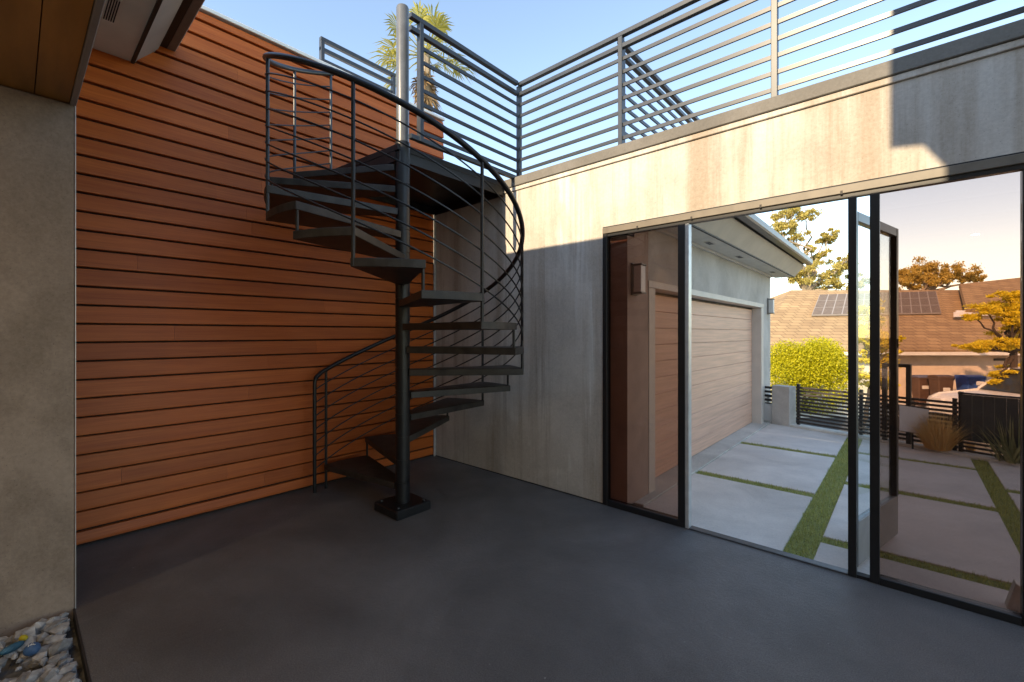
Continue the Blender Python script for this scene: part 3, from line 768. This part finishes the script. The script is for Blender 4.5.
# trees
tree('eucalyptus_tree', 'tall pale trunked eucalyptus left of the solar panels behind the house', loc(16.2, 25, -.86), at(806, 292, 25),
     [(790, 222, 10, 0), (806, 218, 9, .5), (783, 214, 9, .6), (797, 236, 9, 0), (818, 257, 6, 0), (824, 240, 6, .5), (831, 236, 6, 0), (808, 270, 12, -.6), (826, 276, 12, 0), (840, 268, 9, .5), (796, 279, 9, 0), (818, 290, 13, .8), (838, 288, 11, 0), (812, 248, 6, 0), (848, 260, 8, 0), (780, 229, 8, 0), (856, 282, 9, .4)],
     25, M['eucleaf'], M['bark'], 1300, .14, .26, 'eucalyptus trees behind the house', 11, (1,1,.85), .6, 2.8)
tree('eucalyptus_tree', 'golden brown crowned eucalyptus seen through the right pane above the brown roof', loc(22.5, 24, -.86), at(918, 296, 24),
     [(910, 276, 10, 0), (921, 269, 10, .4), (934, 272, 9, 0), (946, 271, 9, .3), (957, 274, 9, 0), (968, 275, 7, .5), (905, 284, 8, 0), (930, 281, 8, 0), (944, 280, 8, 0), (900, 274, 6, .6), (975, 278, 5, .3)],
     24, M['rustleaf'], M['bark'], 1300, .135, .24, 'eucalyptus trees behind the house', 12, (1,1,.85), .6, 2.8)
tree('garden_tree', 'slim golden leaved tree half hidden by the black door posts', loc(8.2, 10.4, -.86), at(876, 372, 10.4),
     [(866, 308, 9, 0), (872, 322, 10, .2), (864, 338, 9, 0), (884, 338, 9, 0), (866, 356, 9, .2), (888, 358, 9, 0), (880, 346, 9, -.1), (876, 378, 10, 0), (890, 382, 8, .1), (864, 374, 8, 0)],
     10.4, M['pineleaf'], M['darkbark'], 520, .085, .06, None, 13)
tree('pine_tree', 'golden layered pine tree in front of the house at the right edge', loc(13.2, 11.6, -.86), at(1014, 352, 11.6),
     [(985, 310, 9, 0), (1000, 305, 11, .2), (974, 317, 6, 0), (1016, 306, 12, 0), (1030, 312, 12, .3), (1010, 318, 10, -.2), (1024, 330, 11, 0), (994, 345, 9, 0), (978, 347, 7, .1), (1008, 343, 10, 0), (1022, 346, 10, .3), (967, 346, 5, 0), (1038, 335, 12, .4), (1003, 375, 6, 0), (1012, 368, 6, .2), (996, 382, 4, 0), (1008, 296, 7, 0), (1028, 298, 8, .2)],
     11.6, M['pineleaf'], M['darkbark'], 2400, .075, .11, None, 14, (1.25, 1.25, .55), 0, 3.5)

# palm seen over the railing panel
q = random.Random(21); pc = at(425, 56, 16); t = thing('palm_tree', 'fan palm tree rising behind the dark railing panel near the pole', 'tree', (pc.x, pc.y, -.86))
tb_ = MB(); limb(tb_, (pc.x+.3, pc.y, -.9), pc, .24, .19, q, .01, 10); tb_.build('trunk', M['bark'], t)
def frond(b, c, dirv, stem, fan, n, q):
    d = Vector(dirv).normalized(); tip = Vector(c)+d*stem+Vector((0, 0, -.10*stem))
    b.tube([c, Vector(c).lerp(tip, .5)+Vector((0, 0, .08)), tip], [.022, .018, .012], 5)
    side = d.cross(Vector((0,0,1))).normalized()
    if side.length < .1: side = Vector((1,0,0))
    up = side.cross(d)
    for i in range(n):
        a = R(-105+210*i/(n-1)); e = (d*math.cos(a)+side*math.sin(a)); L = fan*(1-.25*abs(a)/1.8)*q.uniform(.85, 1.1)
        e = (e+up*q.uniform(-.05, .18)).normalized(); w_ = e.cross(up).normalized()*.035
        m_ = tip+e*L*.6; en = tip+e*L+Vector((0, 0, -.30*L*q.uniform(.5, 1.3)))
        b.add([tip, m_+w_, en, m_-w_], [(0, 1, 2, 3)])
cb = MB()
for k in range(24):
    a = q.uniform(0, 6.28); el = q.uniform(-.55, 1.2)
    frond(cb, pc, (math.cos(a)*math.cos(el), math.sin(a)*math.cos(el), math.sin(el)), q.uniform(.75, 1.3), q.uniform(.65, .95), 17, q)
cb.build('fronds', M['palmleaf'], t, weld=False)
cb = MB()
for k in range(26):
    a = q.uniform(0, 6.28); el = q.uniform(-1.45, -.8)
    frond(cb, pc+Vector((0, 0, -.25-q.random()*1.0)), (math.cos(a)*math.cos(el), math.sin(a)*math.cos(el), math.sin(el)), q.uniform(.3, .7), q.uniform(.4, .65), 11, q)
cb.build('dead_fronds', M['deadfrond'], t, weld=False)

# ornamental grasses
def tuft(name, label, c, n, L, spread, mat, wd, curve, seed, cat='plant', group=None):
    q = random.Random(seed); b = MB(); c = Vector(c)
    for _ in range(n):
        a = q.uniform(0, 6.28); sp = spread*q.random()**1.25; l = L*q.uniform(.45, 1.08)*(1-.25*sp)
        d = Vector((math.cos(a), math.sin(a), 0)); s = Vector((-d.y, d.x, 0)); o_ = c+d*q.uniform(0, .26)*L*min(1, spread)+s*q.uniform(-.12, .12)*L
        pts = []
        for i in range(6):
            t_ = i/5; pts.append(o_+d*(sp*l*t_*(1+curve*t_))*.8+Vector((0, 0, l*t_*(1-.35*curve*sp*t_*t_))))
        vs = []
        for i, p in enumerate(pts):
            w_ = wd*(1-(i/5)**2*.97); tw = s*w_
            vs += [p-tw, p+tw]
        b.add(vs, [(2*i, 2*i+1, 2*i+3, 2*i+2) for i in range(5)])
    o = b.build(name, mat, None, weld=False)
    return tag(o, label, cat, group)
tuft('ornamental_grass', 'big golden feathery grass clump in front of the slat fence', groundpt(938, 449, .03), 2600, .50, .9, M['goldgrass'], .0024, .5, 3)
tuft('ornamental_grass', 'small golden grass tuft at the foot of the charcoal fence panel', groundpt(970, 452, .03), 160, .20, .6, M['goldgrass'], .0025, .8, 5)
tuft('flax_plant', 'spiky pale green flax plant against the charcoal fence panel', groundpt(1016, 462, .03), 120, .55, 1.15, M['yuccaleaf'], .011, .2, 6)

# ------------------------------------------------------------------ across the street
# brown roofed house
De, ze, Dr, zg = 14.5, .963, 20.0, 3.47
def roofp(px, py):
    k = (HOR-py)/FPX; s = (zg-ze)/(Dr-De)
    D = (EYE-ze+s*De)/(s-k); return at(px, py, D)
ho = thing('brown_roofed_house', 'single storey cream house with a big brown roof across the street', 'house', loc(14, 17, -.86))
e0, e1, r0_, r1_ = loc(7.9, De, ze), loc(24, De, ze), loc(12.6, Dr, zg), loc(24, Dr, zg)
def sheet(b, pts, th):
    pts = [Vector(p) for p in pts]; n = (pts[1]-pts[0]).cross(pts[2]-pts[0]).normalized()
    if n.z < 0: n = -n
    m = len(pts); vs = pts+[p-n*th for p in pts]
    b.add(vs, [tuple(range(m)), tuple(range(m, 2*m))[::-1]]+[(i, m+i, m+(i+1) % m, (i+1) % m) for i in range(m)])
b = MB(); sheet(b, [e0, e1, r1_, r0_], .12)
bk0, bk1 = loc(7.9, 25.5, ze), loc(24, 25.5, ze)
sheet(b, [r0_, r1_, bk1, bk0], .12); sheet(b, [e0, r0_, bk0], .12)
b.build('roof', M['roof'], ho)
MB().obox((e0+e1)/2+Vector((0, 0, -.115))+FW*-.03, (e1-e0)/2, FW*.02, Vector((0, 0, .055))).build('eave_board', M['soffitwhite'], ho)
wb = MB(); wd0, wd1 = loc(8.9, 15.3, 0), loc(24, 15.3, 0)
wb.obox(loc(16.4, 19.45, .02), RT*7.6, FW*4.5, Vector((0, 0, .86))); wb.build('wall', M['cream'], ho)
pf = MB()
c4 = [roofp(819, 296.5), roofp(935, 293), roofp(940.5, 315), roofp(811, 317)]
nrm = (c4[1]-c4[0]).cross(c4[3]-c4[0]).normalized(); nrm = nrm if nrm.z > 0 else -nrm
sp_ = thing('solar_array', 'dark solar panel array on the brown roof across the street', 'solar panels', c4[3])
fm = MB(); sheet(fm, [p+nrm*.09 for p in c4], .05); fm.build('frame', M['fascia'], sp_)
def lerp4(u, v): return c4[0].lerp(c4[1], u).lerp(c4[3].lerp(c4[2], u), v)+nrm*.10
for i in range(13):
    for j in range(3):
        pp = MB(); g = .006
        sheet(pp, [lerp4((i+.06)/13, (j+.04)/3), lerp4((i+.94)/13, (j+.04)/3), lerp4((i+.94)/13, (j+.96)/3), lerp4((i+.06)/13, (j+.96)/3)], .006)
        pp.build('panel', M['solar'], sp_)
# raised roof at the right with a pale clerestory strip
up_ = MB(); a0, a1 = at(967, 309, 16.6), at(1090, 308, 16.6); a2, a3 = at(1090, 270, 19.8), at(960, 284, 19.8)
sheet(up_, [a0, a1, a2, a3], .14); up_.build('upper_roof', M['roof'], ho)
uw = MB().obox(loc(22.5, 18.3, 1.75), RT*4.8, FW*1.4, Vector((0, 0, .62))); uw.build('clerestory_wall', M['cream'], ho)
MB().obox(at(992, 313, 16.75), RT*1.35, FW*.03, Vector((0, 0, .1))).build('clerestory_window', M['white'], ho)
MB().obox(at(963, 314.5, 16.7), RT*.33, FW*.03, Vector((0, 0, .09))).build('white_fascia', M['white'], ho)
MB().obox(at(1000, 359.5, 14.93), RT*.2, FW*.02, Vector((0, 0, .04))).build('wall_vent', M['darktrim'], ho)
# far pale house at the left
fh = thing('white_house', 'distant white house peeking out left of the brown roof', 'house', at(770, 345, 30))
hcx = at(771, 345, 30)
MB().obox(Vector((hcx.x, hcx.y, .6)), RT*1.2, FW*2, Vector((0, 0, 1.5))).build('wall', M['white'], fh)
rb = MB(); cc = Vector((hcx.x, hcx.y, 2.1)); rb.extr([(-1.5, 0), (1.5, 0), (0, .5)], cc-FW*2.2, FW*4.4, RT, (0, 0, 1)); rb.build('roof', M['soffitwhite'], fh)
for x in (-.25, .25): MB().obox(hcx+RT*(x)+FW*-2.01+Vector((0, 0, 1.1)), RT*.17, FW*.02, Vector((0, 0, .3))).build('window', M['darktrim'], fh)

# wheelie bins
def bin_(px, D, w_, body, lid, label):
    c = at(px, 375, D); t = thing('wheelie_bin', label, 'bin', (c.x, c.y, -.75), 'wheelie bins in front of the cream house')
    z0, z1 = -.75, c.z-.07
    b = MB(); n = 4; vs = []
    for z, s in ((z0+.05, .78), (z1, 1.0)):
        for sx, sy in ((-1,-1), (1,-1), (1,1), (-1,1)): vs.append(Vector((c.x, c.y, z))+RT*(sx*w_/2*s)+FW*(sy*w_*.38*s))
    b.add(vs, [(0,3,2,1), (4,5,6,7), (0,1,5,4), (1,2,6,5), (2,3,7,6), (3,0,4,7)])
    b.build('body', body, t, .02)
    MB().obox(Vector((c.x, c.y, z1-.03)), RT*(w_/2*1.05), FW*(w_*.38*1.05), Vector((0, 0, .025))).build('rim', body, t, .008)
    lb_ = MB(); lb_.extr([(-.41*w_, 0), (.41*w_, 0), (.37*w_, .05), (0, .075), (-.37*w_, .045)], Vector((c.x, c.y, z1+.001))-RT*(w_/2*1.04), RT*(w_*1.04), FW, (0, 0, 1)); lb_.build('lid', lid, t, .006)
    for s in (-1, 1):
        p = Vector((c.x, c.y, z0+.1))+RT*(s*w_*.42)+FW*(w_*.3)
        MB().tube([p-RT*.03, p+RT*.03], .1, 16).build('wheel', M['rubber'], t)
    MB().obox(Vector((c.x, c.y, z0+.62))-FW*(w_*.375), RT*.1, FW*.004, Vector((0, 0, .05))).build('panel_mark', M['soffitwhite'], t)
bin_(921, 13.6, .40, M['brownplastic'], M['greyplastic'], 'brown wheelie bin with grey blue lid, leftmost of the bins')
bin_(941, 13.1, .46, M['brownplastic'], M['brownplastic'], 'brown wheelie bin with brown lid between the other bins')
bin_(970, 13.0, .52, M['blueplastic'], M['blueplastic'], 'blue wheelie bin standing before the cream wall by the white car')

# parked car
ct = at(959, 396, 11.0); cz = -.852
car = thing('parked_car', 'white car parked on the street beyond the charcoal fence panel', 'car', loc(13.2, 11, cz))
C0 = Vector((ct.x, ct.y, cz))          # nose
def cp(s, off, z): return C0+RT*s+FW*off+Vector((0, 0, z))
prof = [(.0, .30), (.0, .58), (.06, .70), (.25, .80), (1.28, .90), (1.40, .94), (4.1, 1.0), (4.38, .96), (4.42, .55), (4.36, .30)]
b = MB(); n = len(prof); W = .9; vs = []
for off, ins in ((-W+.12, .0), (-W, .06), (W, .06), (W-.12, .0)):
    for (s, z) in prof:
        k = 0 if ins else (.03 if z > .8 else 0)
        zz = z if not ins else .3+(z-.3)*.93
        vs.append(cp(s if not ins else 2.2+(s-2.2)*.985, off, zz))
fs = [tuple(range(n)), tuple(range(3*n, 4*n))[::-1]]
for r_ in range(3): fs += [(r_*n+i, (r_+1)*n+i, (r_+1)*n+(i+1) % n, r_*n+(i+1) % n) for i in range(n)]
b.add(vs, fs, 0, True); b.build('body', M['carpaint'], car)
cab = [(1.32, .89), (1.95, 1.42), (2.3, 1.47), (3.2, 1.45), (4.0, .98)]
b = MB(); vs = []
for off, s_, zz in ((-.78, 1, 0), (.78, 1, 0)):
    for (s, z) in cab: vs.append(cp(s, off*(1 if z < 1.1 else .82), z))
m_ = len(cab); b.add(vs, [tuple(range(m_)), tuple(range(m_, 2*m_))[::-1]]+[(i, m_+i, m_+(i+1) % m_, (i+1) % m_) for i in range(m_)])
b.build('windows', M['carglass'], car)
b = MB()
for sgn in (-1, 1):
    top = [cp(s, sgn*.65, z) for s, z in cab[1:4]]
    b.tube([cp(1.30, sgn*.785, .90)]+top+[cp(4.02, sgn*.785, .99)], .032, 8)
    b.tube([cp(2.75, sgn*.785, .96), cp(2.7, sgn*.66, 1.45)], .03, 8)
vs = [cp(s, o_, z+.012) for s, z in cab[1:4] for o_ in (-.66, .66)]
b.add(vs, [(0, 1, 3, 2), (2, 3, 5, 4)]); vs2 = [v+Vector((0, 0, .02)) for v in vs]; b.add(vs2, [(0, 1, 3, 2), (2, 3, 5, 4)])
b.build('roof_frame', M['carpaint'], car)
for s in (.85, 3.5):
    for sgn in (-1, 1):
        p = cp(s, sgn*.80, .32)
        wh = MB().tube([p-FW*.11, p+FW*.11], .32, 24).build('wheel', M['rubber'], car)
        rm = MB().tube([p+FW*(sgn*.112)-FW*.004, p+FW*(sgn*.112)+FW*.004], .2, 20).build('rim', M['alu'], car); rm.parent = wh; rm.matrix_parent_inverse = Matrix()
for sgn in (-1, 1):
    MB().obox(cp(.06, sgn*.62, .62), RT*.05, FW*.17, Vector((0, 0, .06))).build('headlight', M['lamp_off'], car, .02)
    MB().obox(cp(1.55, sgn*.95, 1.0), RT*.05, FW*.09, Vector((0, 0, .06))).build('mirror', M['carpaint'], car, .02)

# parts hung on a child keep their world place
bpy.context.view_layer.update()
